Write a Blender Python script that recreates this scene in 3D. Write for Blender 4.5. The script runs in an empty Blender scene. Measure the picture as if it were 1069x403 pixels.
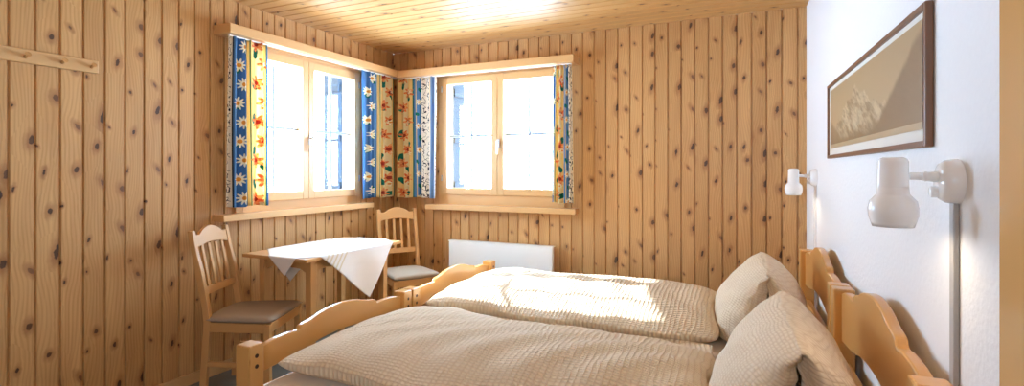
import bpy, bmesh, math, random
from mathutils import Vector, Matrix
R_ = math.radians
random.seed(7)
scn = bpy.context.scene
col = scn.collection
PI = math.pi
# room frame: X along the window wall with the radiator, Y towards it, camera above the origin
XL, YB, XR, YF, ZC, EYE = -2.973, 3.866, 0.341, -1.0, 2.322, 1.25
YAW = math.atan(247.5 / 539)
TILT = .0295                      # the plastered wall is not quite square to the others
def xr(y): return XR + (YB - y) * TILT
WROT = math.atan(TILT)

# ---------------------------------------------------------------- camera
cd = bpy.data.cameras.new('camera'); cam = bpy.data.objects.new('camera', cd); col.objects.link(cam)
cam.location = (0, 0, EYE); cam.rotation_euler = (R_(90), 0, YAW)
cd.sensor_width = 36; cd.lens = 539 * 36 / 1069; cd.shift_y = -23.5 / 1069; cd.clip_start = .02
scn.camera = cam
# ---------------------------------------------------------------- light
SKY_UP, SKY_DOWN, SUN_E, LAMP_E, FILL_E, EXPO = 14.5, 23.0, 14.0, .25, 13.0, 0.93
COOL = (.775, 1.10, 1.49)
SUN_DIR = (1.0, 0.03, -0.545)
w = bpy.data.worlds.new('world'); scn.world = w; w.use_nodes = True
nt = w.node_tree; bg = nt.nodes['Background']
tc = nt.nodes.new('ShaderNodeTexCoord'); sp = nt.nodes.new('ShaderNodeSeparateXYZ'); nt.links.new(tc.outputs['Generated'], sp.inputs[0])
cr = nt.nodes.new('ShaderNodeValToRGB'); mr = nt.nodes.new('ShaderNodeMapRange')
mr.inputs[1].default_value = -1; mr.inputs[2].default_value = 1
nt.links.new(sp.outputs['Z'], mr.inputs[0]); nt.links.new(mr.outputs[0], cr.inputs[0])
e = cr.color_ramp.elements
e[0].position = 0; e[0].color = (SKY_DOWN * .12 * COOL[0], SKY_DOWN * .12 * COOL[1], SKY_DOWN * .12 * COOL[2], 1)
e[1].position = .47; e[1].color = (SKY_DOWN * 1.05 * COOL[0], SKY_DOWN * 1.05 * COOL[1], SKY_DOWN * 1.05 * COOL[2], 1)
n_ = e.new(.56); n_.color = (SKY_UP * COOL[0], SKY_UP * COOL[1], SKY_UP * COOL[2], 1)
n_ = e.new(1); n_.color = (SKY_UP * .62, SKY_UP * .98, SKY_UP * 1.35, 1)
nt.links.new(cr.outputs[0], bg.inputs[0]); bg.inputs[1].default_value = 1
sd = bpy.data.lights.new('sun', 'SUN'); sd.energy = SUN_E; sd.angle = R_(.6); sd.color = (.92, 1.02, 1.12)
so = bpy.data.objects.new('sun', sd); col.objects.link(so)
so.rotation_euler = Vector(SUN_DIR).to_track_quat('-Z', 'Y').to_euler(); so.location = (-8, 3, 6)
def area(name, loc, direction, sx, sy, energy, color=(1, 1, 1), portal=False):
    d = bpy.data.lights.new(name, 'AREA'); d.shape = 'RECTANGLE'; d.size = sx; d.size_y = sy; d.energy = energy; d.color = color
    if portal: d.cycles.is_portal = True
    o = bpy.data.objects.new(name, d); col.objects.link(o); o.location = loc
    o.rotation_euler = Vector(direction).to_track_quat('-Z', 'Z').to_euler(); return o
area('window_portal', (XL - .17, 2.825, 1.55), (1, 0, 0), 1.2, 1.2, 1, portal=True)
area('window_portal', (-1.895, YB + .17, 1.55), (0, -1, 0), 1.2, 1.2, 1, portal=True)
area('added_fill', (-.5, -.7, 1.55), (-.62, .6, .42), 1.2, .9, FILL_E, (.78, 1.08, 1.44))  # added fill behind the camera, lifts the left wall and ceiling; no real lamp
vs = scn.view_settings
vs.view_transform = 'Standard'; vs.look = 'None'; vs.gamma = 1; vs.use_curve_mapping = False; vs.exposure = EXPO
scn.cycles.use_denoising = True; scn.cycles.max_bounces = 10; scn.cycles.diffuse_bounces = 6
scn.cycles.sample_clamp_indirect = 8; scn.cycles.caustics_reflective = False; scn.cycles.caustics_refractive = False

# ---------------------------------------------------------------- node helpers
class NT:
    def __init__(s, name):
        s.m = bpy.data.materials.new(name); s.m.use_nodes = True; s.t = s.m.node_tree
        s.b = s.t.nodes['Principled BSDF']; s.out = s.t.nodes['Material Output']
    def n(s, k): return s.t.nodes.new('ShaderNode' + k)
    def l(s, a, b):
        if isinstance(a, (int, float)): b.default_value = a
        elif isinstance(a, (tuple, list)): b.default_value = a
        else: s.t.links.new(a, b)
    def f(s, op, a, b=None, c=None, clamp=False):
        n = s.n('Math'); n.operation = op; n.use_clamp = clamp; s.l(a, n.inputs[0])
        if b is not None: s.l(b, n.inputs[1])
        if c is not None: s.l(c, n.inputs[2])
        return n.outputs[0]
    def xyz(s, v):
        n = s.n('SeparateXYZ'); s.l(v, n.inputs[0]); return n.outputs
    def vec(s, x, y, z=0.0):
        n = s.n('CombineXYZ'); s.l(x, n.inputs[0]); s.l(y, n.inputs[1]); s.l(z, n.inputs[2]); return n.outputs[0]
    def attr(s, name):
        n = s.n('Attribute'); n.attribute_name = name; return n.outputs['Vector']
    def obj(s): return s.n('TexCoord').outputs['Object']
    def noise(s, v, scale, detail=2.0, rough=.5, dim='3D'):
        n = s.n('TexNoise'); n.noise_dimensions = dim; s.l(v, n.inputs['Vector']); n.inputs['Scale'].default_value = scale
        n.inputs['Detail'].default_value = detail; n.inputs['Roughness'].default_value = rough; return n.outputs[0]
    def vor(s, v, scale=1., rnd=1., dim='2D'):
        n = s.n('TexVoronoi'); n.voronoi_dimensions = dim; s.l(v, n.inputs['Vector']); n.inputs['Scale'].default_value = scale
        n.inputs['Randomness'].default_value = rnd; return n.outputs
    def ss(s, x, lo, hi, a=0., b=1.):
        n = s.n('MapRange'); n.interpolation_type = 'SMOOTHSTEP'; s.l(x, n.inputs[0]); s.l(lo, n.inputs[1]); s.l(hi, n.inputs[2]); s.l(a, n.inputs[3]); s.l(b, n.inputs[4]); return n.outputs[0]
    def mix(s, fac, a, b, mode='MIX'):
        n = s.n('Mix'); n.data_type = 'RGBA'; n.blend_type = mode; s.l(fac, n.inputs[0])
        s.l(tuple(a) + (1,) if isinstance(a, tuple) and len(a) == 3 else a, n.inputs[6])
        s.l(tuple(b) + (1,) if isinstance(b, tuple) and len(b) == 3 else b, n.inputs[7]); return n.outputs[2]
    def bump(s, h, strength, dist):
        n = s.n('Bump'); s.l(h, n.inputs['Height']); n.inputs['Strength'].default_value = strength; n.inputs['Distance'].default_value = dist
        s.l(n.outputs[0], s.b.inputs['Normal'])
    def color(s, c): s.l(tuple(c) + (1,) if isinstance(c, tuple) and len(c) == 3 else c, s.b.inputs['Base Color'])
    def rough(s, r): s.b.inputs['Roughness'].default_value = r
def lin(r, g, b):
    return tuple(((c / 255 + .055) / 1.055) ** 2.4 if c > 10 else c / 255 / 12.92 for c in (r, g, b))

def wood(name, light, dark, knot_p=.55, kx=.105, ky=.24, rough=.4, var=.14, kr=1.0, coat=0.0):
    m = NT(name); u, v, i = m.xyz(m.attr('wood'))
    px = m.f('ADD', m.f('DIVIDE', u, kx), m.f('MULTIPLY', i, 17.)); py = m.f('ADD', m.f('DIVIDE', v, ky), m.f('MULTIPLY', i, 3.71))
    vo = m.vor(m.vec(px, py), 1., .85); qx, qy, _ = m.xyz(vo['Position']); ra, rb, rc = m.xyz(vo['Color'])
    dx = m.f('MULTIPLY', m.f('SUBTRACT', px, qx), kx); dy = m.f('MULTIPLY', m.f('SUBTRACT', py, qy), ky * .8)
    nz = m.noise(m.vec(u, v, i), 55., 2.)
    asp = m.f('ADD', .55, m.f('MULTIPLY', rc, .75)); dya = m.f('MULTIPLY', m.f('ADD', dy, m.f('MULTIPLY', dx, m.f('SUBTRACT', m.f('MULTIPLY', rc, 1.6), .8))), asp)
    d = m.f('SQRT', m.f('ADD', m.f('MULTIPLY', dx, dx), m.f('MULTIPLY', dya, dya)))
    d = m.f('ADD', d, m.f('MULTIPLY', m.f('SUBTRACT', nz, .5), .014))
    pres = m.f('LESS_THAN', rb, knot_p)
    rad = m.f('MULTIPLY', m.f('ADD', .0035 * kr, m.f('MULTIPLY', m.f('POWER', ra, 1.5), .0085 * kr)), pres)
    R2 = m.f('MULTIPLY', rad, 2.2); R2 = m.f('MULTIPLY', R2, R2)
    d2 = m.f('ADD', m.f('MULTIPLY', d, d), m.f('ADD', R2, 1e-6))
    uw = m.f('SUBTRACT', u, m.f('MULTIPLY', dx, m.f('DIVIDE', R2, d2)))
    low = m.noise(m.vec(m.f('MULTIPLY', u, 2.), m.f('MULTIPLY', v, .9), m.f('MULTIPLY', i, 5.3)), 2., 1.)
    ur = m.f('ADD', uw, m.f('MULTIPLY', low, .10))
    ring = m.f('SINE', m.f('MULTIPLY', ur, 430.))
    ring = m.f('MULTIPLY', m.f('ADD', ring, 1.), .5)
    fine = m.noise(m.vec(m.f('MULTIPLY', uw, 110.), m.f('MULTIPLY', v, 2.5), i), 1., 3., .6)
    g = m.f('ADD', m.f('MULTIPLY', m.f('POWER', ring, 2.), .22), m.f('MULTIPLY', fine, .6))
    big = m.noise(m.vec(m.f('MULTIPLY', u, 7.), m.f('MULTIPLY', v, 1.1), m.f('MULTIPLY', i, 2.1)), 1., 2.)
    g = m.f('ADD', g, m.f('MULTIPLY', m.f('SUBTRACT', big, .5), .7), None, True)
    c = m.mix(g, light, dark)
    wn = m.n('TexWhiteNoise'); wn.noise_dimensions = '1D'; m.l(i, wn.inputs['W'])
    bri = m.f('ADD', 1 - var * .6, m.f('MULTIPLY', wn.outputs[0], var))
    c = m.mix(1., c, m.vec(bri, m.f('POWER', bri, 1.25), m.f('POWER', bri, 1.6)), 'MULTIPLY')
    halo = m.ss(d, m.f('ADD', m.f('MULTIPLY', rad, 3.6), .0005), m.f('MULTIPLY', rad, .8), 0., .55)
    halo = m.f('MULTIPLY', halo, pres)
    c = m.mix(halo, c, tuple(x * y for x, y in zip(dark, (.62, .42, .28))))
    kn = m.f('MULTIPLY', m.ss(d, m.f('ADD', m.f('MULTIPLY', rad, 1.05), .0003), m.f('MULTIPLY', rad, .8), 0., .96), pres)
    c = m.mix(kn, c, m.mix(m.ss(m.f('ADD', m.f('MULTIPLY', rc, .7), m.f('MULTIPLY', ra, .3)), .35, .9), (.065, .025, .010), (.20, .085, .035)))
    m.color(c); m.rough(rough); m.bump(m.f('SUBTRACT', m.f('MULTIPLY', g, -.5), kn), .25, .0008)
    if coat: m.b.inputs['Coat Weight'].default_value = coat; m.b.inputs['Coat Roughness'].default_value = .2
    return m.m
PANEL = wood('knotty_pine_panelling', lin(221, 174, 115), lin(168, 112, 58), .85, rough=.42, var=.2, kr=1.2, ky=.21)
CEIL = wood('pine_ceiling_boards', lin(220, 174, 114), lin(178, 122, 62), .6, ky=.3, rough=.45)
TRIM = wood('planed_pine_trim', lin(226, 182, 126), lin(198, 144, 86), .3, ky=.5, rough=.42, kr=.8)
BEDW = wood('varnished_bed_pine', lin(230, 178, 106), lin(190, 124, 56), .45, kx=.12, ky=.35, rough=.28, kr=1.1, coat=.35)
CHAIRW = wood('chair_pine', lin(220, 172, 112), lin(182, 124, 68), .3, ky=.3, rough=.38, kr=.8)
WINW = wood('window_pine', lin(222, 180, 124), lin(200, 148, 90), .12, ky=.5, rough=.4, kr=.6)

def plain(name, c, rough=.5, metal=0., bs=0, bsc=100, bd=.001, emit=0, var=0):
    m = NT(name); m.rough(rough); m.b.inputs['Metallic'].default_value = metal
    nz = m.noise(m.obj(), bsc, 3.)
    m.color(m.mix(m.f('MULTIPLY', nz, 1.), tuple(x * (1 - var) for x in c), tuple(min(1, x * (1 + var)) for x in c)))
    if bs: m.bump(nz, bs, bd)
    if emit: m.b.inputs['Emission Strength'].default_value = emit; m.b.inputs['Emission Color'].default_value = (1, .82, .6, 1)
    return m.m
PLASTER = plain('white_textured_plaster', lin(240, 240, 242), .85, 0, .5, 70, .003, 0, .02)
FLOORM = plain('grey_green_carpet', lin(122, 122, 112), .95, 0, .4, 260, .002, 0, .2)
WHITE = plain('white_enamel', lin(248, 247, 244), .3, 0)
GLOSSW = plain('glossy_white_plastic', lin(250, 250, 250), .16, 0)
GREYP = plain('grey_conduit_plastic', lin(176, 174, 172), .5)
SILVER = plain('brushed_silver', lin(190, 190, 192), .3, 1)
MUNT = plain('pale_grey_glazing_bar', lin(150, 160, 176), .5)
SHUT = plain('blue_grey_painted_wood', (.013, .016, .021), .7, 0, .2, 30, .002, 0, .12)
DARKP = plain('dark_plug', lin(62, 34, 18), .5)
WALN = wood('dark_walnut_frame', lin(140, 98, 68), lin(92, 58, 38), 0, rough=.35)
MAT_W = plain('cream_mount_board', lin(228, 222, 212), .9)
BULB = plain('lit_bulb', (1, .85, .6), .4, emit=6)
SEATF = plain('taupe_seat_fabric', lin(164, 144, 124), .9, 0, .5, 500, .0008, 0, .15)
SHUT.node_tree.nodes['Principled BSDF'].inputs['Specular IOR Level'].default_value = .1
# ---- glass
m = NT('window_glass'); m.color((1, 1, 1)); g = m.n('BsdfGlossy'); g.inputs['Roughness'].default_value = .02
t = m.n('BsdfTransparent'); t.inputs[0].default_value = (.97, .985, .99, 1); mx = m.n('MixShader'); mx.inputs[0].default_value = .05
m.l(t.outputs[0], mx.inputs[1]); m.l(g.outputs[0], mx.inputs[2]); m.l(mx.outputs[0], m.out.inputs[0]); GLASS = m.m
# ---- seersucker bedding: puffed woven check along the flat cloth coordinates
def seersucker(name, c1, c2, amp=.004, cell=.021, sheen=.1):
    m = NT(name); u, v, i = m.xyz(m.attr('cloth'))
    wx = m.noise(m.vec(u, v, i), 9., 2.); wy = m.noise(m.vec(m.f('ADD', u, 7.), v, i), 9., 2.)
    uu = m.f('ADD', u, m.f('MULTIPLY', wx, .022)); vv = m.f('ADD', v, m.f('MULTIPLY', wy, .022))
    a = m.f('ABSOLUTE', m.f('SINE', m.f('MULTIPLY', uu, PI / cell))); b = m.f('ABSOLUTE', m.f('SINE', m.f('MULTIPLY', vv, PI / (cell * .62))))
    h = m.f('MULTIPLY', m.f('POWER', a, .5), m.f('POWER', b, .5))
    cr_ = m.noise(m.vec(u, v, i), 60., 3.)
    h = m.f('ADD', h, m.f('MULTIPLY', cr_, .9))
    m.color(m.mix(m.f('MULTIPLY', h, .5, None, True), c2, c1)); m.rough(.75); m.b.inputs['Sheen Weight'].default_value = sheen
    m.bump(h, .9, amp * 1.6); return m.m
DUV = seersucker('cream_seersucker', lin(248, 229, 198), lin(218, 184, 142))
PILW = NT('cream_crinkled_pillowcase'); _m = PILW
_o = _m.obj(); _x, _y, _z = _m.xyz(_o)
_wn = _m.noise(_o, 14., 2.)
_a = _m.f('ABSOLUTE', _m.f('SINE', _m.f('ADD', _m.f('MULTIPLY', _y, 185.), _m.f('MULTIPLY', _wn, 7.))))
_b = _m.f('ABSOLUTE', _m.f('SINE', _m.f('ADD', _m.f('MULTIPLY', _m.f('ADD', _z, _m.f('MULTIPLY', _x, .5)), 270.), _m.f('MULTIPLY', _m.noise(_o, 9., 2.), 11.))))
_h = _m.f('ADD', _m.f('MULTIPLY', _m.f('POWER', _a, .6), _m.f('POWER', _b, .6)), _m.f('MULTIPLY', _m.noise(_o, 50., 3.), .8))
_m.color(_m.mix(_m.f('MULTIPLY', _h, .5, None, True), lin(216, 190, 156), lin(248, 232, 208))); _m.rough(.75); _m.bump(_h, .8, .0032); PILM = _m.m
SHEET = plain('smooth_cream_sheet', lin(234, 220, 200), .85, 0, .15, 12, .01)
# ---- printed curtain cloth
m = NT('floral_stripe_curtain'); u, v, i = m.xyz(m.attr('cloth'))
su = m.f('FRACT', m.f('DIVIDE', u, .62))
cr = m.n('ValToRGB'); cr.color_ramp.interpolation = 'CONSTANT'; m.l(su, cr.inputs[0])
BLUE, LBLUE, YEL, CRM, ORG, GRN = lin(92, 142, 190), lin(140, 178, 222), lin(246, 218, 146), lin(246, 238, 222), lin(232, 120, 74), lin(20, 120, 100)
el = cr.color_ramp.elements; el[0].position = 0; el[0].color = CRM + (1,); el[1].position = .13; el[1].color = lin(40, 50, 60) + (1,)
for p, c in ((.137, BLUE), (.205, lin(70, 118, 172)), (.30, BLUE), (.355, YEL), (.372, GRN), (.382, YEL), (.45, lin(240, 226, 180)), (.56, YEL), (.615, GRN), (.625, BLUE), (.655, YEL), (.67, BLUE), (.74, lin(30, 40, 50)), (.748, CRM), (.86, YEL), (.875, LBLUE), (.965, CRM)):
    q = el.new(p); q.color = c + (1,)
c = cr.outputs[0]
script_zone = m.f('MAXIMUM', m.f('LESS_THAN', su, .125), m.f('MULTIPLY', m.f('GREATER_THAN', su, .755), m.f('LESS_THAN', su, .855)))
sn = m.noise(m.vec(m.f('MULTIPLY', u, 34.), m.f('MULTIPLY', v, 24.), 3.), 1., 1.)
ink = m.f('LESS_THAN', m.f('ABSOLUTE', m.f('SUBTRACT', sn, .5)), .022)
c = m.mix(m.f('MULTIPLY', ink, script_zone), c, lin(40, 44, 60))
def blooms(c, centre_u, zig, period, off, rad, petals, colour, centre, squash=1.):
    vv = m.f('ADD', m.f('DIVIDE', v, period), off); row = m.f('FLOOR', vv); dv = m.f('MULTIPLY', m.f('SUBTRACT', m.f('SUBTRACT', vv, row), .5), period * squash)
    sw = m.f('SUBTRACT', m.f('MULTIPLY', m.f('FRACT', m.f('MULTIPLY', row, .5)), 4.), 1.)
    wn = m.n('TexWhiteNoise'); wn.noise_dimensions = '1D'; m.l(m.f('ADD', row, off * 7), wn.inputs['W'])
    du = m.f('SUBTRACT', m.f('SUBTRACT', m.f('MULTIPLY', su, .62), centre_u * .62), m.f('MULTIPLY', sw, m.f('MULTIPLY', m.f('ADD', .5, wn.outputs[0]), zig)))
    r = m.f('SQRT', m.f('ADD', m.f('MULTIPLY', du, du), m.f('MULTIPLY', dv, dv)))
    th = m.f('ADD', m.f('ARCTAN2', dv, du), m.f('MULTIPLY', wn.outputs[0], 6.))
    edge = m.f('MULTIPLY', rad, m.f('ADD', .76, m.f('MULTIPLY', m.f('COSINE', m.f('MULTIPLY', th, float(petals))), .24)))
    c = m.mix(m.f('LESS_THAN', r, edge), c, colour)
    if centre: c = m.mix(m.f('LESS_THAN', r, rad * .3), c, centre)
    return c
c = blooms(c, .25, .026, .115, .1, .026, 2, GRN, None, .8)
c = blooms(c, .50, -.034, .105, .45, .028, 2, GRN, None, .8)
c = blooms(c, .70, .012, .21, .2, .020, 2, GRN, None, .8)
pn = m.noise(m.vec(m.f('MULTIPLY', u, 60.), m.f('MULTIPLY', v, 60.), 8.), 1., 1.)
c = blooms(c, .50, .022, .125, .0, .050, 7, m.mix(m.ss(pn, .4, .6), ORG, lin(244, 186, 120)), lin(168, 62, 50))
c = blooms(c, .25, .018, .118, .35, .043, 10, lin(250, 242, 214), lin(232, 160, 60))
c = blooms(c, .70, .004, .21, .7, .030, 9, lin(250, 242, 214), lin(232, 160, 60))
c = blooms(c, .555, .010, .27, .3, .024, 8, lin(250, 242, 214), lin(232, 160, 60))
m.color(c); m.rough(.85)
tr = m.n('BsdfTranslucent'); m.l(c, tr.inputs[0]); mx = m.n('MixShader'); mx.inputs[0].default_value = .42
m.l(m.b.outputs[0], mx.inputs[1]); m.l(tr.outputs[0], mx.inputs[2]); m.l(mx.outputs[0], m.out.inputs[0]); CURT = m.m
# ---- tablecloth with drawn-thread stripes
m = NT('white_stripe_tablecloth'); u, v, i = m.xyz(m.attr('cloth'))
zone = m.f('MULTIPLY', m.f('GREATER_THAN', v, .33), m.f('LESS_THAN', v, .48))
st = m.f('MULTIPLY', m.f('GREATER_THAN', m.f('FRACT', m.f('DIVIDE', v, .03)), .6), zone)
m.color(m.mix(st, lin(226, 222, 220), lin(214, 198, 170))); m.rough(.8); m.bump(m.f('SINE', m.f('MULTIPLY', u, 1800.)), .1, .0005); CLOTH = m.m
# ---- sepia mountain print
m = NT('sepia_mountain_print'); u, v, i = m.xyz(m.attr('cloth'))
n1 = m.noise(m.vec(m.f('MULTIPLY', u, 9.), 0., 3.), 1., 5.); n2 = m.noise(m.vec(m.f('ADD', m.f('MULTIPLY', u, 15.), m.f('MULTIPLY', v, 5.)), m.f('MULTIPLY', v, 4.), 1.), 1., 6., .6)
n3 = m.noise(m.vec(m.f('MULTIPLY', u, 7.), 9., 0.), 1., 5.)
sky = m.mix(v, lin(196, 172, 134), lin(176, 150, 112))
ridge = m.f('ADD', m.f('SUBTRACT', .80, m.f('MULTIPLY', m.f('ABSOLUTE', m.f('SUBTRACT', u, .42)), 1.35)), m.f('MULTIPLY', m.f('SUBTRACT', n1, .5), .6))
mk = m.ss(m.f('SUBTRACT', ridge, v), 0., .05)
c = m.mix(mk, sky, m.mix(m.ss(n2, .36, .64), lin(152, 126, 92), lin(206, 186, 152)))
r2 = m.f('ADD', m.f('MULTIPLY', m.f('SUBTRACT', u, .56), 2.2), m.f('MULTIPLY', m.f('SUBTRACT', n3, .5), .35))
c = m.mix(m.ss(m.f('SUBTRACT', r2, v), -.02, .10), c, m.mix(n2, lin(128, 104, 74), lin(150, 124, 90)))
r3 = m.f('ADD', m.f('MULTIPLY', m.f('SUBTRACT', .34, u), 1.5), m.f('MULTIPLY', m.f('SUBTRACT', n1, .5), .3))
c = m.mix(m.ss(m.f('SUBTRACT', r3, v), -.02, .10), c, m.mix(n2, lin(140, 114, 82), lin(164, 138, 102)))
c = m.mix(m.ss(m.f('ADD', v, m.f('MULTIPLY', n2, .12)), .32, .12), c, lin(142, 118, 86))
c = m.mix(m.f('LESS_THAN', v, .07), c, lin(186, 164, 128))
m.color(c); m.rough(.35); PRINT = m.m

# ---------------------------------------------------------------- mesh helpers
_id = [10]
class MB:
    def __init__(s):
        s.bm = bmesh.new(); s.w = s.bm.loops.layers.float_vector.new('wood'); s.c = s.bm.loops.layers.float_vector.new('cloth')
    def grain(s, faces, axis, idn=None, off=None):
        if idn is None: _id[0] += 1; idn = _id[0]
        a = Vector(axis).normalized(); o = (idn * .618 % 1) * 3 if off is None else off
        for f in faces:
            f.normal_update(); n = f.normal
            t = n.cross(a)
            if t.length < .3:
                t = a.orthogonal().normalized(); al = a.cross(t); end = True
            else: t.normalize(); al = a; end = False
            for lp in f.loops:
                co = lp.vert.co; lp[s.w] = (co.dot(t) + .037 * (idn % 5), co.dot(al) * (.3 if end else 1) + o, idn)
    def poly(s, pts):
        vs_ = [s.bm.verts.new(p) for p in pts]; return s.bm.faces.new(vs_)
    def box(s, x0, x1, y0, y1, z0, z1, axis=(0, 0, 1), bev=.003, mat=None, idn=None):
        r = bmesh.ops.create_cube(s.bm, size=1)
        vs_ = r['verts']
        for v_ in vs_:
            v_.co = Vector(((x0 + x1) / 2 + v_.co.x * (x1 - x0), (y0 + y1) / 2 + v_.co.y * (y1 - y0), (z0 + z1) / 2 + v_.co.z * (z1 - z0)))
        es = list({e_ for v_ in vs_ for e_ in v_.link_edges})
        fs = list({f for v_ in vs_ for f in v_.link_faces})
        if bev:
            rb = bmesh.ops.bevel(s.bm, geom=es, offset=bev, segments=2, profile=.5, affect='EDGES')
            fs = [f for f in fs if f.is_valid] + [f for f in rb['faces'] if f.is_valid]
            fs = list(set(fs)); vs_ = list({v_ for f in fs for v_ in f.verts})
        s.grain(fs, axis, idn)
        if mat is not None:
            for v_ in vs_: v_.co = mat @ v_.co
        return vs_
    def bar(s, p, q, wx, wy, bev=.003, up=(0, 0, 1), taper=1.0):
        p, q = Vector(p), Vector(q); d = q - p; L = d.length; z = d.normalized(); upv = Vector(up)
        if abs(z.dot(upv)) > .97: upv = Vector((0, 1, 0))
        x = upv.cross(z).normalized(); y = z.cross(x)
        M_ = Matrix((x, y, z)).transposed().to_4x4(); M_.translation = p
        vs_ = s.box(-wx / 2, wx / 2, -wy / 2, wy / 2, 0, L, (0, 0, 1), bev)
        for v_ in vs_:
            k = 1 + (taper - 1) * v_.co.z / L; v_.co.x *= k; v_.co.y *= k
            v_.co = M_ @ v_.co
        return vs_
    def cyl(s, p, q, r0, r1=None, n=20, cap=True):
        r1 = r0 if r1 is None else r1; p, q = Vector(p), Vector(q); z = (q - p).normalized(); x = z.orthogonal().normalized(); y = z.cross(x)
        A = [s.bm.verts.new(p + r0 * (math.cos(2 * PI * k / n) * x + math.sin(2 * PI * k / n) * y)) for k in range(n)]
        B = [s.bm.verts.new(q + r1 * (math.cos(2 * PI * k / n) * x + math.sin(2 * PI * k / n) * y)) for k in range(n)]
        fs = [s.bm.faces.new((A[k], A[(k + 1) % n], B[(k + 1) % n], B[k])) for k in range(n)]
        for f in fs: f.smooth = True
        if cap: fs.append(s.bm.faces.new(A[::-1])); fs.append(s.bm.faces.new(B))
        s.grain(fs, z)
    def lathe(s, prof, c=(0, 0, 0), n=36, axis='z'):
        rings = []
        for r, h in prof:
            ring = []
            for k in range(n):
                a = 2 * PI * k / n; x, y = r * math.cos(a), r * math.sin(a)
                p = (x, y, h) if axis == 'z' else (h, x, y)
                ring.append(s.bm.verts.new(Vector(c) + Vector(p)))
            rings.append(ring)
        for A, B in zip(rings, rings[1:]):
            for k in range(n):
                f = s.bm.faces.new((A[k], A[(k + 1) % n], B[(k + 1) % n], B[k])); f.smooth = True
        return rings
    def prism(s, outline, plane, d0, d1, axis, bev=.003):
        """closed outline of (a, b); plane 'yz' extrudes along x, 'xz' extrudes along y"""
        P = (lambda a, b, d: (d, a, b)) if plane == 'yz' else (lambda a, b, d: (a, d, b))
        A = [s.bm.verts.new(P(a, b, d0)) for a, b in outline]; B = [s.bm.verts.new(P(a, b, d1)) for a, b in outline]
        n = len(A); fs = [s.bm.faces.new(A), s.bm.faces.new(B[::-1])]
        capedges = [e_ for f in fs for e_ in f.edges]
        for k in range(n):
            f = s.bm.faces.new((A[k], B[k], B[(k + 1) % n], A[(k + 1) % n])); fs.append(f)
        bmesh.ops.recalc_face_normals(s.bm, faces=fs)
        if bev:
            rb = bmesh.ops.bevel(s.bm, geom=capedges, offset=bev, segments=2, profile=.5, affect='EDGES')
            fs = list({f for f in fs + rb['faces'] if f.is_valid})
        s.grain(fs, axis)
    def surf(s, fn, nu, nv, uvfn=None, smooth=True, closed=False):
        V = [[s.bm.verts.new(fn(i / nu, j / nv)) for j in range(nv + 1)] for i in range(nu + 1)]
        for i in range(nu):
            for j in range(nv):
                f = s.bm.faces.new((V[i][j], V[i + 1][j], V[i + 1][j + 1], V[i][j + 1])); f.smooth = smooth
                if uvfn:
                    for lp, (a, b) in zip(f.loops, ((i, j), (i + 1, j), (i + 1, j + 1), (i, j + 1))):
                        x, y = uvfn(a / nu, b / nv); lp[s.c] = (x, y, 0)
        return V
    def xform(s, M_):
        for v_ in s.bm.verts: v_.co = M_ @ v_.co
    def build(s, name, mat, parent=None, smooth=False):
        me = bpy.data.meshes.new(name); s.bm.normal_update(); s.bm.to_mesh(me); s.bm.free(); me.materials.append(mat)
        if smooth:
            for p in me.polygons: p.use_smooth = True
        o = bpy.data.objects.new(name, me); col.objects.link(o)
        if parent: o.parent = parent
        return o
def tag(o, label=None, cat=None, group=None, kind=None):
    if label: o['label'] = label
    if cat: o['category'] = cat
    if group: o['group'] = group
    if kind: o['kind'] = kind
    return o
def thing(name, label, cat, loc=(0, 0, 0), rz=0, group=None):
    o = bpy.data.objects.new(name, None); col.objects.link(o); o.location = loc; o.rotation_euler = (0, 0, rz); o.empty_display_size = .1
    return tag(o, label, cat, group)
def copy_tree(o, parent=None):
    c_ = o.copy(); col.objects.link(c_)
    if parent: c_.parent = parent
    for ch in [x for x in bpy.data.objects if x.parent == o]: copy_tree(ch, c_)
    return c_
def smoothpath(pts, n=6):
    """Catmull-Rom through points"""
    out = []
    for k in range(len(pts) - 1):
        p0 = pts[max(k - 1, 0)]; p1 = pts[k]; p2 = pts[k + 1]; p3 = pts[min(k + 2, len(pts) - 1)]
        for j in range(n):
            t_ = j / n
            out.append(tuple(.5 * (2 * b + (c_ - a) * t_ + (2 * a - 5 * b + 4 * c_ - d_) * t_ ** 2 + (3 * b - a - 3 * c_ + d_) * t_ ** 3) for a, b, c_, d_ in zip(p0, p1, p2, p3)))
    out.append(pts[-1]); return out

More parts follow.
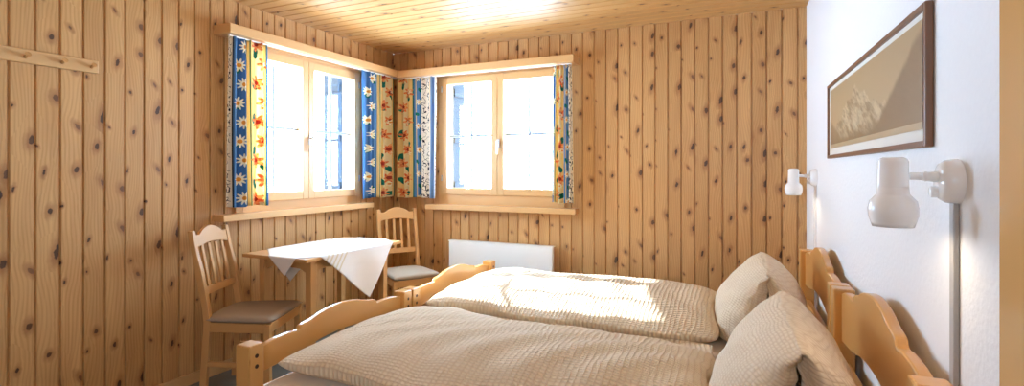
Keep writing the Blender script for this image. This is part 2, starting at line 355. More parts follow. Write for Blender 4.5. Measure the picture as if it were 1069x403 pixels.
# ---------------------------------------------------------------- boarded surfaces
def boards(mb, P, u0, u1, off, pitch, v0, v1, holes=(), g=.0055, dep=.010):
    """P(u, v, d): point on the boarded face, d = depth into the wall"""
    k = math.floor((u0 - off) / pitch) - 1
    while off + k * pitch < u1:
        a, b = off + k * pitch, off + (k + 1) * pitch; _id[0] += 1; idn = _id[0]; k += 1
        prof = [(a, dep), (a + g * .6, dep), (a + g, .0006), (a + g + .005, 0), (b - g, 0), (b - g * .5, dep), (b, dep)]
        cuts = sorted({h[0] for h in holes} | {h[1] for h in holes} | {u0, u1})
        pts = []
        for (ua, da), (ub, db) in zip(prof, prof[1:]):
            cs = [ua] + [c_ for c_ in cuts if ua + 1e-6 < c_ < ub - 1e-6] + [ub]
            for x0, x1 in zip(cs, cs[1:]):
                y0 = da + (db - da) * (x0 - ua) / (ub - ua); y1 = da + (db - da) * (x1 - ua) / (ub - ua)
                m_ = (x0 + x1) / 2
                if m_ < u0 or m_ > u1: continue
                segs = [(v0, v1)]
                for h in holes:
                    if h[0] < m_ < h[1]: segs = [q for s_ in segs for q in ((s_[0], min(s_[1], h[2])), (max(s_[0], h[3]), s_[1])) if q[1] - q[0] > 1e-4]
                for va, vb in segs:
                    f = mb.poly([P(x0, va, y0), P(x1, va, y1), P(x1, vb, y1), P(x0, vb, y0)])
                    for lp, (uu, vv) in zip(f.loops, ((x0, va), (x1, va), (x1, vb), (x0, vb))):
                        lp[mb.w] = (uu - a, vv, idn)
W1 = (2.245, 3.405, .975, 2.10)     # left window opening (Y, Z)
W2 = (-2.475, -1.315, .955, 2.09)   # radiator wall window opening (X, Z)
mb = MB(); boards(mb, lambda u, v, d: (XL - d, u, v), YF, YB, 1.145, .0937, 0, ZC, [W1])
for a in ((XL - .15, XL - .012, YF - .15, W1[0], 0, ZC), (XL - .15, XL - .012, W1[1], YB + .15, 0, ZC), (XL - .15, XL - .012, W1[0], W1[1], 0, W1[2]), (XL - .15, XL - .012, W1[0], W1[1], W1[3], ZC)): mb.box(*a, bev=0)
tag(mb.build('wall_left', PANEL), kind='structure')
mb = MB(); boards(mb, lambda u, v, d: (u, YB + d, v), XL, XR, -1.263, .0913, 0, ZC, [W2])
for a in ((XL - .012, W2[0], YB + .012, YB + .15, 0, ZC), (W2[1], XR, YB + .012, YB + .15, 0, ZC), (W2[0], W2[1], YB + .012, YB + .15, 0, W2[2]), (W2[0], W2[1], YB + .012, YB + .15, W2[3], ZC)): mb.box(*a, bev=0)
tag(mb.build('wall_back', PANEL), kind='structure')
mb = MB(); mb.prism([(xr(YF - .15), 0), (xr(YF - .15) + .12, 0)] and [(0, 0), (0, ZC), (.12, ZC), (.12, 0)], 'xz', YF - .15, YB + .15, (0, 0, 1), 0)
for v_ in mb.bm.verts: v_.co.x += xr(v_.co.y)
tag(mb.build('wall_right', PLASTER), kind='structure')
mb = MB(); boards(mb, lambda u, v, d: (u, YF - d, v), XL, XR + .15, -1.263, .0913, 0, ZC); mb.box(XL, XR + .15, YF - .15, YF - .012, 0, ZC, bev=0)
tag(mb.build('wall_front', PANEL), kind='structure')
mb = MB(); boards(mb, lambda u, v, d: (v, u, ZC + d), YF, YB, 1.02, .088, XL, XR + .15); mb.box(XL - .15, XR + .28, YF - .15, YB + .15, ZC + .012, ZC + .12, bev=0)
tag(mb.build('ceiling', CEIL), kind='structure')
mb = MB(); mb.box(XL - .15, XR + .28, YF - .15, YB + .15, -.12, 0, bev=0); tag(mb.build('floor', FLOORM), kind='structure')
mb = MB(); mb.box(XL, XL + .016, YF, YB, 0, .065, (0, 1, 0)); tag(mb.build('baseboard_left', TRIM), kind='structure')
mb = MB(); mb.box(XL + .016, XR, YB - .016, YB, 0, .065, (1, 0, 0)); tag(mb.build('baseboard_back', TRIM), kind='structure')

# ---------------------------------------------------------------- windows
def window(name, loc, rz, z0, z1, sill0, sill1, sz0, sz1, shutter_side, wlabel):
    """local x along the wall 0..1.16, local y outwards, z up"""
    root = bpy.data.objects.new(name, None); col.objects.link(root); root.location = loc; root.rotation_euler = (0, 0, rz); tag(root, kind='structure')
    W = 1.16
    mb = MB()
    mb.box(0, .05, -.014, .14, z0, z1); mb.box(W - .05, W, -.014, .14, z0, z1)
    mb.box(.05, W - .05, -.014, .14, z0, 1.05, (1, 0, 0)); mb.box(.05, W - .05, -.014, .14, 2.045, z1, (1, 0, 0))
    mb.build('window_frame', WINW, root)
    for k, (a, b) in enumerate(((.042, .579), (.581, 1.118))):
        mb = MB(); g0, g1 = (.095, .525) if k == 0 else (.635, 1.065)
        mb.box(a, g0, -.034, .03, 1.043, 2.052); mb.box(g1, b, -.034, .03, 1.043, 2.052)
        mb.box(g0, g1, -.033, .03, 1.043, 1.10, (1, 0, 0)); mb.box(g0, g1, -.033, .03, 1.995, 2.052, (1, 0, 0))
        sash = mb.build('sash', WINW, root)
        mb = MB(); c_ = (g0 + g1) / 2
        mb.box(c_ - .009, c_ + .009, .012, .032, 1.10, 1.995, bev=.002); mb.box(g0, g1, .013, .031, 1.539, 1.557, (1, 0, 0), bev=.002)
        mb.build('glazing_bar', MUNT, sash)
        mb = MB(); mb.box(g0, g1, .018, .024, 1.10, 1.995, bev=0); mb.build('pane', GLASS, sash)
        mb = MB()
        xh = .045 if k == 0 else W - .045
        for zz in (1.16, 1.93): mb.cyl((xh, -.038, zz), (xh, -.038, zz + .05), .006, n=12)
        mb.build('hinge', SILVER, sash)
        if k == 1:
            mb = MB(); xx = .592
            mb.box(xx - .012, xx + .012, -.042, -.034, 1.44, 1.51, bev=.003); mb.cyl((xx, -.042, 1.485), (xx, -.062, 1.485), .008, n=14)
            mb.bar((xx, -.066, 1.497), (xx, -.066, 1.385), .017, .010, .003); mb.build('window_handle', SILVER, sash)
    mb = MB(); mb.box(sill0, sill1, -.10, -.0005, sz0, sz1, (1, 0, 0), .004); mb.build('window_sill', TRIM, root)
    mb = MB(); xs = W - .035 if shutter_side > 0 else .035
    mb.box(xs - .015, xs + .015, .145, .345, 1.0, 2.1, bev=.003)
    for zz in (1.08, 1.5, 1.92): mb.box(xs - .024 * shutter_side, xs - .012 * shutter_side, .16, .33, zz, zz + .07, bev=.002) if shutter_side > 0 else mb.box(xs + .012, xs + .024, .16, .33, zz, zz + .07, bev=.002)
    mb.build('shutter', SHUT, root)
window('window_1', (XL, W1[0], 0), R_(90), W1[2], W1[3], 2.10 - W1[0], 3.47 - W1[0], .938, .98, 1, '')
window('window_2', (W2[0], YB, 0), 0, W2[2], W2[3], -2.565 - W2[0], -1.20 - W2[0], .913, .956, -1, '')

# wooden casing of the doorway beside the camera
mb = MB(); mb.box(.365, .47, .35, 1.085, 0, ZC - .002, bev=.006); mb.build('trim_1', wood('glossy_door_casing', lin(226, 180, 116), lin(200, 144, 80), .2, rough=.14, coat=.6)); tag(bpy.data.objects['trim_1'], kind='structure')

# ---------------------------------------------------------------- pelmets and curtains
def pelmet(label, left):
    if left: x0, x1, y0, y1, ax = XL + .001, XL + .15, 2.105, YB - .001, (0, 1, 0)
    else: x0, x1, y0, y1, ax = XL + .1515, -1.20, YB - .15, YB - .001, (1, 0, 0)
    root = thing('curtain_pelmet', label, 'pelmet', ((x0 + x1) / 2, (y0 + y1) / 2, 2.078)); inv = Matrix.Translation(-root.location)
    z0, z1 = (2.078, 2.136) if left else (2.068, 2.128)
    mb = MB(); mb.box(x0, x1, y0, y1, z0, z1, ax, .003); mb.xform(inv); mb.build('board', TRIM, root)
    mb = MB()
    if left: mb.box(x1 - .06, x1 - .045, y0 + .03, y1 - .1, z0 - .008, z0 - .0005, ax, .001)
    else: mb.box(x0, x1 - .03, y0 + .045, y0 + .06, z0 - .008, z0 - .0005, ax, .001)
    mb.xform(inv); mb.build('curtain_track', WHITE, root)
pelmet('long pine pelmet board over the window of the left wall', True)
pelmet('pine pelmet board over the window above the white radiator', False)

def curtain(label, p, q, z0, z1, folds, amp, flat, u0, seed, flare=0.0):
    """hangs from p to q (x, y) at the top"""
    rnd = random.Random(seed); ph = [rnd.uniform(0, 6.28) for _ in range(4)]
    p, q = Vector((p[0], p[1], 0)), Vector((q[0], q[1], 0)); d = q - p; n = Vector((-d.y, d.x, 0)).normalized()
    mid = (p + q) / 2
    def fn(s, t):
        z = z1 + (z0 - z1) * t
        ss_ = s + .025 * math.sin(2 * PI * folds * s * .5 + ph[1]) + .012 * math.sin(5 * s + 3 * t + ph[2])
        k = .5 + flare * t if flare else 0
        a = p.lerp(q, min(1.04, max(-.04, ss_)))
        a = mid + (a - mid) * (1 - flare * .5 + flare * t)
        o = amp * (.65 + .5 * t) * (math.sin(2 * PI * folds * s + ph[0] + .5 * math.sin(2.2 * t + ph[3])) + .35 * math.sin(2 * PI * folds * 1.7 * s + ph[3] + t))
        return (a.x + n.x * o, a.y + n.y * o, z + .004 * math.sin(9 * s + ph[2]) * t)
    mb = MB(); mb.surf(fn, int(folds * 22), 40, lambda s, t: (u0 + s * flat, z1 + (z0 - z1) * t))
    o = mb.build('curtain', CURT, None, True); tag(o, label, 'curtain', 'floral striped curtains')
    so_ = o.modifiers.new('thickness', 'SOLIDIFY'); so_.thickness = .0015; so_.offset = 0
    return o
cx = XL + .097; cy = YB - .097
curtain('blue, yellow and orange floral curtain, on the camera side of the left window', (cx, 2.135), (cx, 2.415), 1.025, 2.074, 4.5, .017, .345, .05, 3, .05)
curtain('floral striped curtain on the left wall, running into the room corner', (cx, 3.325), (cx, 3.745), 1.02, 2.074, 6, .013, .30, .087, 5)
curtain('floral striped curtain on the radiator wall, running into the room corner', (XL + .13, cy), (-2.435, cy), 1.012, 2.064, 6, .013, .385, .24, 6)
curtain('narrow gathered floral curtain, right end of the window above the radiator', (-1.385, cy), (-1.222, cy), 1.0, 2.060, 4, .016, .36, .18, 8, .12)

# ---------------------------------------------------------------- coat rack, radiator, picture, lamps
rack = thing('coat_rack', 'pine peg rail with wooden pegs, high on the left wall', 'coat rack', (XL, 1.1, 1.765))
mb = MB(); mb.box(.0005, .02, -.55, .384, -.032, .032, (0, 1, 0), .004)
mb.build('rail', TRIM, rack)
for x_px in (-.28, -.03, .095, .232, .352):
    mb = MB(); y = x_px
    mb.cyl((.018, y, -.004), (.038, y, .003), .008, .007, 14); mb.cyl((.038, y, .003), (.045, y, .006), .008, .012, 14)
    mb.build('peg', CHAIRW, rack)
rad = thing('radiator', 'flat white panel radiator below the back wall window', 'radiator', (-1.86, YB, .4))
mb = MB(); mb.box(-.47, .47, -.085, -.045, -.18, .248, bev=.006); mb.build('panel', WHITE, rad)
mb = MB(); mb.box(-.474, .474, -.088, -.03, .2485, .256, bev=.002); mb.build('top_cover', WHITE, rad)
for s_ in (-.3, .3):
    mb = MB(); mb.box(s_ - .02, s_ + .02, -.045, -.0005, -.1, .2, bev=.002); mb.build('bracket', WHITE, rad)
mb = MB(); mb.cyl((.42, -.06, -.18), (.42, -.06, -.40), .008); mb.build('pipe', WHITE, rad)

pic = thing('framed_picture', 'wide sepia mountain print in a dark wooden frame on the white wall', 'picture', (xr(2.263), 2.263, 1.4865), WROT)
PW, PH, FW = .6978, .1785, .016
mb = MB()
for a in ((-PW, -PW + FW, -PH, PH, (0, 0, 1)), (PW - FW, PW, -PH, PH, (0, 0, 1)), (-PW + FW, PW - FW, -PH, -PH + FW, (0, 1, 0)), (-PW + FW, PW - FW, PH - FW, PH, (0, 1, 0))):
    mb.box(-.019, -.001, a[0], a[1], a[2], a[3], a[4], .003)
mb.build('frame', WALN, pic)
mb = MB(); mb.box(-.010, -.002, -PW + FW, PW - FW, -PH + FW, PH - FW, bev=0); mb.build('mount', MAT_W, pic)
mb = MB(); y0, y1, z0, z1 = -PW + FW + .03, PW - FW - .03, -PH + FW + .03, PH - FW - .017
mb.surf(lambda s, t: (-.0115, y1 + (y0 - y1) * s, z0 + (z1 - z0) * t), 4, 2, lambda s, t: (s, t), False); mb.build('print', PRINT, pic)

def wall_lamp(loc, label, first):
    r = thing('wall_lamp', label, 'wall lamp', loc, WROT, group='reading lamps'); r.scale = (1.17,) * 3
    mb = MB(); mb.lathe([(0, -.03), (.026, -.030), (.034, -.027), (.040, -.018), (.042, -.006), (.042, -.0005)], axis='x'); mb.build('wall_plate', GLOSSW, r)
    mb = MB(); mb.lathe([(0, -.04), (.009, -.04), (.011, -.037), (.011, -.026)], (0, .008, -.02), axis='x', n=20); mb.build('switch', GLOSSW, r)
    mb = MB(); mb.cyl((-.028, 0, .008), (-.048, 0, .009), .010, .009); mb.lathe([(.0, -.056), (.007, -.054), (.0095, -.049), (.0075, -.044), (0, -.042)], (0, 0, .009), 18, 'x'); mb.cyl((-.052, 0, .009), (-.0785, -.001, .010), .007); mb.build('arm', GLOSSW, r)
    hx = -.100
    mb = MB()
    prof = [(0, .046), (.020, .046), (.028, .043), (.031, .037), (.032, -.024), (.037, -.029), (.043, -.038), (.0465, -.053), (.0455, -.067), (.041, -.080), (.038, -.088),
            (.0365, -.087), (.043, -.066), (.044, -.053), (.040, -.040), (.030, -.030), (.029, .030), (0, .034)]
    mb.lathe([(r_ * (.80 if h_ > -.03 else .88), h_) for r_, h_ in prof], (hx, 0, 0)); mb.build('lamp_shade', GLOSSW, r)
    mb = MB(); mb.lathe([(0, -.062), (.012, -.058), (.018, -.048), (.017, -.036), (.010, -.016), (.009, .0)], (hx, 0, 0), 20); mb.build('bulb', BULB, r)
    ld = bpy.data.lights.new('bulb_light', 'POINT'); ld.energy = LAMP_E; ld.shadow_soft_size = .012; ld.color = (1, .78, .5)
    lo = bpy.data.objects.new('bulb_light', ld); col.objects.link(lo); lo.parent = r; lo.location = (hx, 0, -.074)
    mb = MB(); zz = loc[2]; mb.box(-.010, -.0005, -.010, .010, (.02 - zz) / 1.17, -.036, bev=.002); mb.build('cable_conduit', GREYP if first else GLOSSW, r)
    return r
wall_lamp((xr(1.426), 1.426, 1.226), 'white wall lamp with a grey conduit, nearer the camera, lower right of the picture', True)
wall_lamp((xr(3.44), 3.44, 1.208), 'small white wall lamp over the far bed, close to the panelled wall', False)

# ---------------------------------------------------------------- chairs
def make_chair(label, x, y, th, wf, wb, d, rc, ht):
    r = thing('dining_chair', label, 'chair', (x, y, 0), th, 'pine chairs at the small table')
    hf, hb, hd = wf / 2, wb / 2, d / 2; ls = .034
    def post(z):  # y of the back post at height z
        return -hd - rc * ((z - .44) / (ht - .44)) if z > .44 else -hd - .03 * (1 - z / .44)
    for s_ in (-1, 1):
        mb = MB(); mb.bar((s_ * (hf - ls / 2), hd - ls / 2 - .004, 0), (s_ * (hf - ls / 2), hd - ls / 2 - .004, .415), ls, ls); mb.build('leg', CHAIRW, r)
        mb = MB(); out = []
        zs = [0, .15, .3, .42, .5, .6, .7, .8, ht + .004]
        out = [(post(z) - .002, z) for z in zs] + [(post(z) + (.034 if z < .8 else .026), z) for z in zs[::-1]]
        x0 = s_ * (hb - .014); mb.prism(out, 'yz', x0 - .014, x0 + .014, (0, 0, 1), .003); mb.build('leg', CHAIRW, r)
    # seat frame
    for nm, p, q in (('front_apron', (-hf + .03, hd - .018, .392), (hf - .03, hd - .018, .392)), ('side_apron', (-hf + .018, hd - .03, .392), (-hb + .014, -hd + .02, .392)), ('side_apron', (hf - .018, hd - .03, .392), (hb - .014, -hd + .02, .392)), ('rear_apron', (-hb + .02, -hd + .016, .392), (hb - .02, -hd + .016, .392))):
        mb = MB(); mb.bar(p, q, .018, .052); mb.build(nm, CHAIRW, r)
    # stretchers
    for p, q in (((-hf + .018, hd - .03, .19), (-hb + .014, -hd + .0, .19)), ((hf - .018, hd - .03, .19), (hb - .014, -hd + .0, .19))):
        mb = MB(); mb.bar(p, q, .016, .028); mb.build('stretcher', CHAIRW, r)
    mb = MB(); mb.bar((-hb + .015, -.02, .19), (hb - .015, -.02, .19), .016, .026); mb.build('stretcher', CHAIRW, r)
    # cushion
    mb = MB()
    def seat(s, t, top=1):
        u_ = 2 * s - 1; v_ = 2 * t - 1
        e_ = max(0, 1 - abs(u_) ** 9) ** .3 * max(0, 1 - abs(v_) ** 9) ** .3
        rr = 1 - .03 * (abs(u_) ** 6) * (abs(v_) ** 6)
        hw = (hb + (hf - hb) * t) * rr + .004
        return (u_ * hw, v_ * (hd + .006) * rr, .434 + (.016 + .012 * (1 - u_ * u_ * .7 - v_ * v_ * .3)) * e_ * (1 if top else -.8))
    mb.surf(lambda s, t: seat(s, t, 1), 28, 28); mb.surf(lambda s, t: seat(s, t, 0), 28, 28)
    bmesh.ops.remove_doubles(mb.bm, verts=mb.bm.verts, dist=.0001); bmesh.ops.recalc_face_normals(mb.bm, faces=mb.bm.faces)
    mb.build('seat', SEATF, r, True)
    # crest rail with a humped top
    zc = ht - .085; n = 16
    top = smoothpath([(-hb + .028, ht - .018), (-hb * .62, ht - .020), (-hb * .40, ht + .004), (0, ht + .022), (hb * .40, ht + .004), (hb * .62, ht - .020), (hb - .028, ht - .018)])
    bot = smoothpath([(hb - .028, zc - .004), (hb * .5, zc + .006), (0, zc + .014), (-hb * .5, zc + .006), (-hb + .028, zc - .004)])
    mb = MB(); mb.prism(top + bot, 'xz', 0, .018, (1, 0, 0), .003)
    sh = -rc / (ht - .44)
    for v_ in mb.bm.verts: v_.co.y += post(v_.co.z) + .004
    mb.build('crest_rail', CHAIRW, r)
    mb = MB(); mb.box(-hb + .028, hb - .028, 0, .018, .565, .605, (1, 0, 0))
    for v_ in mb.bm.verts: v_.co.y += post(v_.co.z) + .004
    mb.build('lower_back_rail', CHAIRW, r)
    for k in range(4):
        xx = (-1.5 + k) * (2 * hb - .056) / 4.6
        mb = MB(); mb.box(xx - .011, xx + .011, 0, .012, .602, zc + .008)
        for v_ in mb.bm.verts: v_.co.y += post(v_.co.z) + .007
        mb.build('slat', CHAIRW, r)
    return r
make_chair('pine slat-back chair with a taupe seat, backed against the left wall near the camera', -2.603, 2.098, -1.143, .427, .356, .378, .090, .914)
make_chair('pine slat-back chair with a taupe seat, in the corner behind the table', -2.474, 3.402, -2.14, .385, .343, .405, .075, .921)

# ---------------------------------------------------------------- table and cloth
TX0, TX1, TY0, TY1, TZ = -2.805, -2.275, 2.17, 3.045, .745
tb = thing('side_table', 'small rectangular pine table partly covered by a white cloth', 'table', ((TX0 + TX1) / 2, (TY0 + TY1) / 2, 0)); inv = Matrix.Translation(-tb.location)
mb = MB(); mb.box(TX0, TX1, TY0, TY1, TZ - .022, TZ, (0, 1, 0), .004); mb.xform(inv); mb.build('tabletop', CHAIRW, tb)
AX0, AX1, AY0, AY1 = TX0 + .05, TX1 - .05, 2.25, TY1 - .09
def apron(x0, x1, y0, y1):
    mb = MB()
    if x1 - x0 > y1 - y0:
        a, b = x0, x1; o = [(a, .65), (a, .722), (b, .722), (b, .65)] + smoothpath([(b - .02, .648), (b - .05, .663), (b - .09, .668)], 4) + smoothpath([(a + .09, .668), (a + .05, .663), (a + .02, .648)], 4)
        mb.prism(o, 'xz', y0, y1, (1, 0, 0), .002)
    else:
        a, b = y0, y1; o = [(a, .62), (a, .722), (b, .722), (b, .62)] + smoothpath([(b - .01, .62), (b - .02, .645), (b - .05, .660)], 4) + smoothpath([(a + .05, .660), (a + .02, .645), (a + .01, .62)], 4)
        mb.prism(o, 'yz', x0, x1, (0, 1, 0), .002)
    mb.xform(inv); mb.build('apron', CHAIRW, tb)
apron(AX1 - .03, AX1 - .012, AY0 + .045, AY1 - .045); apron(AX0 + .012, AX0 + .03, AY0 + .045, AY1 - .045)
apron(AX0 + .045, AX1 - .045, AY0 + .012, AY0 + .03); apron(AX0 + .045, AX1 - .045, AY1 - .03, AY1 - .012)
for x in (AX0, AX1 - .046):
    for y in (AY0, AY1 - .046):
        mb = MB(); vs_ = mb.box(x, x + .046, y, y + .046, 0, .7225)
        for v_ in vs_:
            k = .78 + .22 * min(1, v_.co.z / .6); v_.co.x = x + .023 + (v_.co.x - x - .023) * k; v_.co.y = y + .023 + (v_.co.y - y - .023) * k
        mb.xform(inv); mb.build('leg', CHAIRW, tb)
S = .79; CF = (-1.945, 2.68)
def cloth(s, t):
    x = CF[0] - (.62 * s + .785 * t) * S; y = CF[1] + (-.785 * s + .62 * t) * S; z = TZ + .0025
    rr = .006
    def fold(d, drop_k=1.0):
        if d <= 0: return 0, 0
        L_ = rr * PI / 2
        if d < L_: an = d / rr; return rr * math.sin(an), rr * (1 - math.cos(an))
        return rr, rr + (d - L_)
    ex = 0; ez = 0
    if x > TX1: o, dz = fold(x - TX1); wv = .010 * math.sin((y - 2.68) * 16) * min(1, dz / .1); x = TX1 + o + .003 + wv * .8 + .03 * dz; z -= dz
    elif x < TX0: o, dz = fold(TX0 - x); wv = .008 * math.sin(y * 14) * min(1, dz / .1); x = TX0 - o - .003 - abs(wv); z -= dz
    elif y < TY0: o, dz = fold(TY0 - y); y = TY0 - o - .003 - .02 * dz; z -= dz
    elif y > TY1: o, dz = fold(y - TY1); y = TY1 + o + .003; z -= dz
    else: z += .0008 * math.sin(40 * x) * math.sin(31 * y)
    return (x, y, z)
mb = MB(); mb.surf(cloth, 110, 110, lambda s, t: (t * S, s * S)); o = mb.build('tablecloth', CLOTH, None, True)
tag(o, 'white cloth with beige stripes laid cornerwise, pointed ends hanging off the table', 'tablecloth')
so_ = o.modifiers.new('thickness', 'SOLIDIFY'); so_.thickness = .0015; so_.offset = 0

# ---------------------------------------------------------------- beds
def skew(x, y): return max(0, TILT * (3.37 - y)) * min(1, max(0, (x + 1.74) / 2.04))
def shear(mb, k):
    for v_ in mb.bm.verts: v_.co.x += skew(v_.co.x, v_.co.y)
def make_bed(label, y0, kk):
    BW = 1.03; r = thing('single_bed', label, 'bed', (-.72, y0 + BW / 2, 0), group='pine beds'); inv = Matrix.Translation(-r.location); y1 = y0 + BW
    FX0, FX1, HX0, HX1 = -1.775, -1.702, .262, .334
    def plug(parent, y, zs, x):
        for z in zs:
            mb = MB(); mb.cyl((x - .001, y, z), (x + .0008, y, z), .008, n=14)
            shear(mb, kk); mb.xform(inv); mb.build('dowel_plug', DARKP, parent)
    for x0, x1, zt in ((FX0, FX1, .588), (HX0, HX1, .798)):
        for ya in (y0, y1 - .068):
            mb = MB(); mb.box(x0, x1, ya, ya + .068, 0, zt, bev=.006); shear(mb, kk); mb.xform(inv); p = mb.build('bed_post', BEDW, r)
            if x0 < -1: plug(p, ya + .034, (.545, .505), x1)
    def panel(name, xa, xb, base, H, low):
        a, b = y0 + .066, y1 - .066; wd = b - a; k = H
        P = [(0, .0), (.07, .012), (.16, .016), (.215, .014), (.235, .030), (.30, .040), (.38, .058), (.50, .068), (.62, .058), (.70, .040), (.765, .030), (.785, .014), (.84, .016), (.93, .012), (1, .0)]
        top = smoothpath([(a + wd * s, base + k * h) for s, h in P], 5)
        bot = smoothpath([(b - wd * s, low + .05 * math.sin(PI * s) ** 2) for s in (0, .2, .4, .6, .8, 1)], 4)
        mb = MB(); mb.prism(top + bot, 'yz', xa, xb, (0, 1, 0), .005); shear(mb, kk); mb.xform(inv); mb.build(name, BEDW, r)
    panel('footboard', -1.753, -1.727, .562, 1.05, .462)
    panel('headboard', .288, .318, .782, 1.35, .60)
    for nm, a in (('foot_rail', (-1.752, -1.73, y0 + .066, y1 - .066, .30, .402, (0, 1, 0))), ('head_rail', (.29, .315, y0 + .066, y1 - .066, .40, .52, (0, 1, 0))),
                  ('side_rail', (FX1 - .002, HX0 + .002, y0 + .006, y0 + .03, .26, .40, (1, 0, 0))), ('side_rail', (FX1 - .002, HX0 + .002, y1 - .03, y1 - .006, .26, .40, (1, 0, 0)))):
        mb = MB(); mb.box(*a); shear(mb, kk); mb.xform(inv); mb.build(nm, BEDW, r)
    mb = MB()
    for k in range(12):
        xx = -1.62 + k * .158; mb.box(xx, xx + .07, y0 + .031, y1 - .031, .262, .28, (0, 1, 0), .002)
    shear(mb, kk); mb.xform(inv); mb.build('slat_base', BEDW, r)
    return r
B1, B2, K1, K2 = 1.345, 2.385, 0, 0
make_bed('pine bed nearest the camera, its scrolled footboard below the table', B1, K1)
make_bed('pine bed by the radiator wall, its footboard lit by the sun', B2, K2)

def puff(name, label, cat, group, x0, x1, y0, y1, zb, zt, mat, p=8, seed=1, hump=.02, nx=90, ny=60, tipdrop=0, tip=.22, side=.06, cz=.4, kk=0, pk=0.):
    """soft slab: x0..x1 along the bed, rounded rim, gently uneven top"""
    rnd = random.Random(seed); A = [(rnd.uniform(2, 7), rnd.uniform(2, 7), rnd.uniform(0, 6.28), rnd.uniform(.4, 1)) for _ in range(7)]
    cx_, cy_ = (x0 + x1) / 2, (y0 + y1) / 2; hx, hy = (x1 - x0) / 2, (y1 - y0) / 2
    zr = zb + (zt - zb) * cz
    def wob(x, y): return sum(a[3] * math.sin(a[0] * x + a[2]) * math.cos(a[1] * y + a[2] * 2) for a in A) / 3.5
    def fn(s, t, top):
        u_, v_ = 2 * s - 1, 2 * t - 1
        # concentrate samples at the rim
        u_ = math.sin(u_ * PI / 2); v_ = math.sin(v_ * PI / 2)
        e_ = (max(0, 1 - abs(u_) ** p) * max(0, 1 - abs(v_) ** (p * .6))) ** (.32 if top else .5)
        x = cx_ + hx * u_ * (1 - .02 * abs(v_) ** 8); y = cy_ + hy * v_ * (1 - .03 * abs(u_) ** 8)
        x += .010 * math.sin(17 * y + seed) * abs(u_) ** 12; y += .012 * math.sin(11 * x + seed) * abs(v_) ** 12
        foot = min(1, max(0, (x - x0) / tip)); fd = tipdrop * (1 - (1 - (1 - foot) ** 2) ** .5)
        sd = side * (abs(v_ - pk) / (1 + abs(pk))) ** 2.0 * min(1, max(.35, (x - x0) / .6))
        if top: z = zr + (zt - zr - fd * .9 - sd + hump * wob(x * 1.3, y * 1.6) + .006 * math.sin(26 * x + 8 * math.sin(5 * y))) * e_
        else: z = zr + (zb - zr) * e_ ** .6
        return (x + skew(x, y), y, z)
    mb = MB()
    f2 = lambda s, t: (cx_ + hx * math.sin((2 * s - 1) * PI / 2) + 5, cy_ + hy * math.sin((2 * t - 1) * PI / 2))
    mb.surf(lambda s, t: fn(s, t, True), nx, ny, f2); mb.surf(lambda s, t: fn(s, t, False), nx, ny, f2)
    bmesh.ops.remove_doubles(mb.bm, verts=mb.bm.verts, dist=.0002); bmesh.ops.recalc_face_normals(mb.bm, faces=mb.bm.faces)
    o = mb.build(name, mat, None, True); return tag(o, label, cat, group)
for nm, y0, lm, ld, sd_ in (('near', B1, 'cream sheeted mattress on the bed nearest the camera', 'puffy cream seersucker duvet on the bed nearest the camera', 4),
                            ('far', B2, 'cream sheeted mattress on the bed by the radiator wall', 'cream seersucker duvet with the bright sun patch, on the far bed', 9)):
    near = nm == 'near'
    mb = MB(); mb.box(-1.69, .25, y0 + .036, y0 + .994, .285, .445, bev=.035); shear(mb, K1 if near else K2); o = mb.build('mattress', SHEET, None, True); tag(o, lm, 'mattress', 'mattresses')
    puff('duvet', ld, 'duvet', 'seersucker duvets', -1.665, -.15, y0 + (.085 if near else .03), y0 + (1.01 if near else 1.0), .448, .622 if near else .628, DUV, p=7, seed=sd_, hump=.008, tipdrop=.085 if near else .06, tip=.95, side=.15 if near else .12, cz=.34, kk=K1 if near else K2, pk=-.12 if near else -.05)

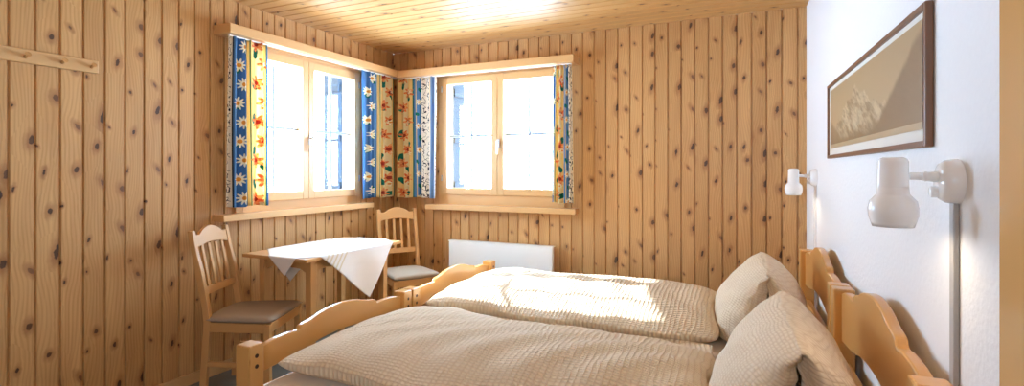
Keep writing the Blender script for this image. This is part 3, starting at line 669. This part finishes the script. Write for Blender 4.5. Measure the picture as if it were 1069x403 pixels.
def pillow(label, yc, zt, Lh=.32, seed=1):
    """big pillow folded into an upright tent; its two short ends close in tucked vertical creases"""
    P = [(-.205, -.165), (-.222, -.10), (-.198, .0), (-.145, .085), (-.075, .155), (-.02, .195), (.012, .203), (.045, .190), (.10, .145), (.155, .075), (.185, .0), (.19, -.08), (.165, -.160), (.06, -.176), (-.11, -.176), (-.205, -.165)]
    prof = smoothpath(P, 8); n = len(prof) - 1
    cx_, cz_ = .062 + (.035 if yc < 2 else -.005), zt - .203
    rnd = random.Random(seed); ph = [rnd.uniform(0, 6.28) for _ in range(6)]
    mb = MB(); rings = []; NS = 64
    for j in range(NS + 1):
        psi = (2 * j / NS - 1) * PI / 2 * .999
        c_ = max(0, math.cos(psi)) ** .62; sg = math.sin(psi)
        tuck = max(0, (.42 - c_) / .42) ** 1.5 * .075
        y = Lh * sg - math.copysign(tuck, sg)
        ring = []
        for k in range(n):
            a_, b_ = prof[k]
            xm = .018 * max(0, -sg) ** 2 * (1 if sg < 0 else 0)         # near crease drifts towards the headboard
            zz = b_ * (.80 + .20 * c_) if b_ > 0 else b_ * (.70 + .30 * c_)
            xx = a_ * (.04 + .96 * c_) + xm
            zz += .008 * max(0, b_) / .2 * (sg ** 3)
            w_ = .0025 * math.sin(30 * a_ + 22 * y + ph[0]) + .002 * math.sin(41 * b_ + 35 * y + ph[1]) + .005 * math.sin(9 * y + 7 * b_ + ph[2])
            w_ += .006 * (1 - c_) * math.sin(60 * b_ + 20 * a_)
            ring.append(mb.bm.verts.new((cx_ + xx + w_ * (1 if a_ > 0 else -1), yc + y + .004 * math.sin(50 * b_ + ph[3]), cz_ + zz + w_ * .5)))
        rings.append(ring)
    for A, B in zip(rings, rings[1:]):
        for k in range(n): mb.bm.faces.new((A[k], A[(k + 1) % n], B[(k + 1) % n], B[k]))
    mb.bm.faces.new(rings[0][::-1]); mb.bm.faces.new(rings[-1])
    bmesh.ops.recalc_face_normals(mb.bm, faces=mb.bm.faces)
    o = mb.build('pillow', PILM, None, True); tag(o, label, 'pillow', 'folded seersucker pillows')
    return o
pillow('cream crinkled pillow propped at the head of the bed nearest the camera', 1.74, .838)
pillow('cream crinkled pillow propped at the head of the bed by the radiator wall', 2.76, .835, .30, 2)

# give every mesh built in room coordinates its own origin
for o in list(bpy.data.objects):
    if o.type == 'MESH' and o.parent is None and o.location.length < 1e-6 and not o.get('kind'):
        vs_ = o.data.vertices; lo = Vector([min(v.co[i] for v in vs_) for i in range(3)]); hi = Vector([max(v.co[i] for v in vs_) for i in range(3)])
        c_ = Vector(((lo.x + hi.x) / 2, (lo.y + hi.y) / 2, lo.z)); o.data.transform(Matrix.Translation(-c_)); o.location = c_
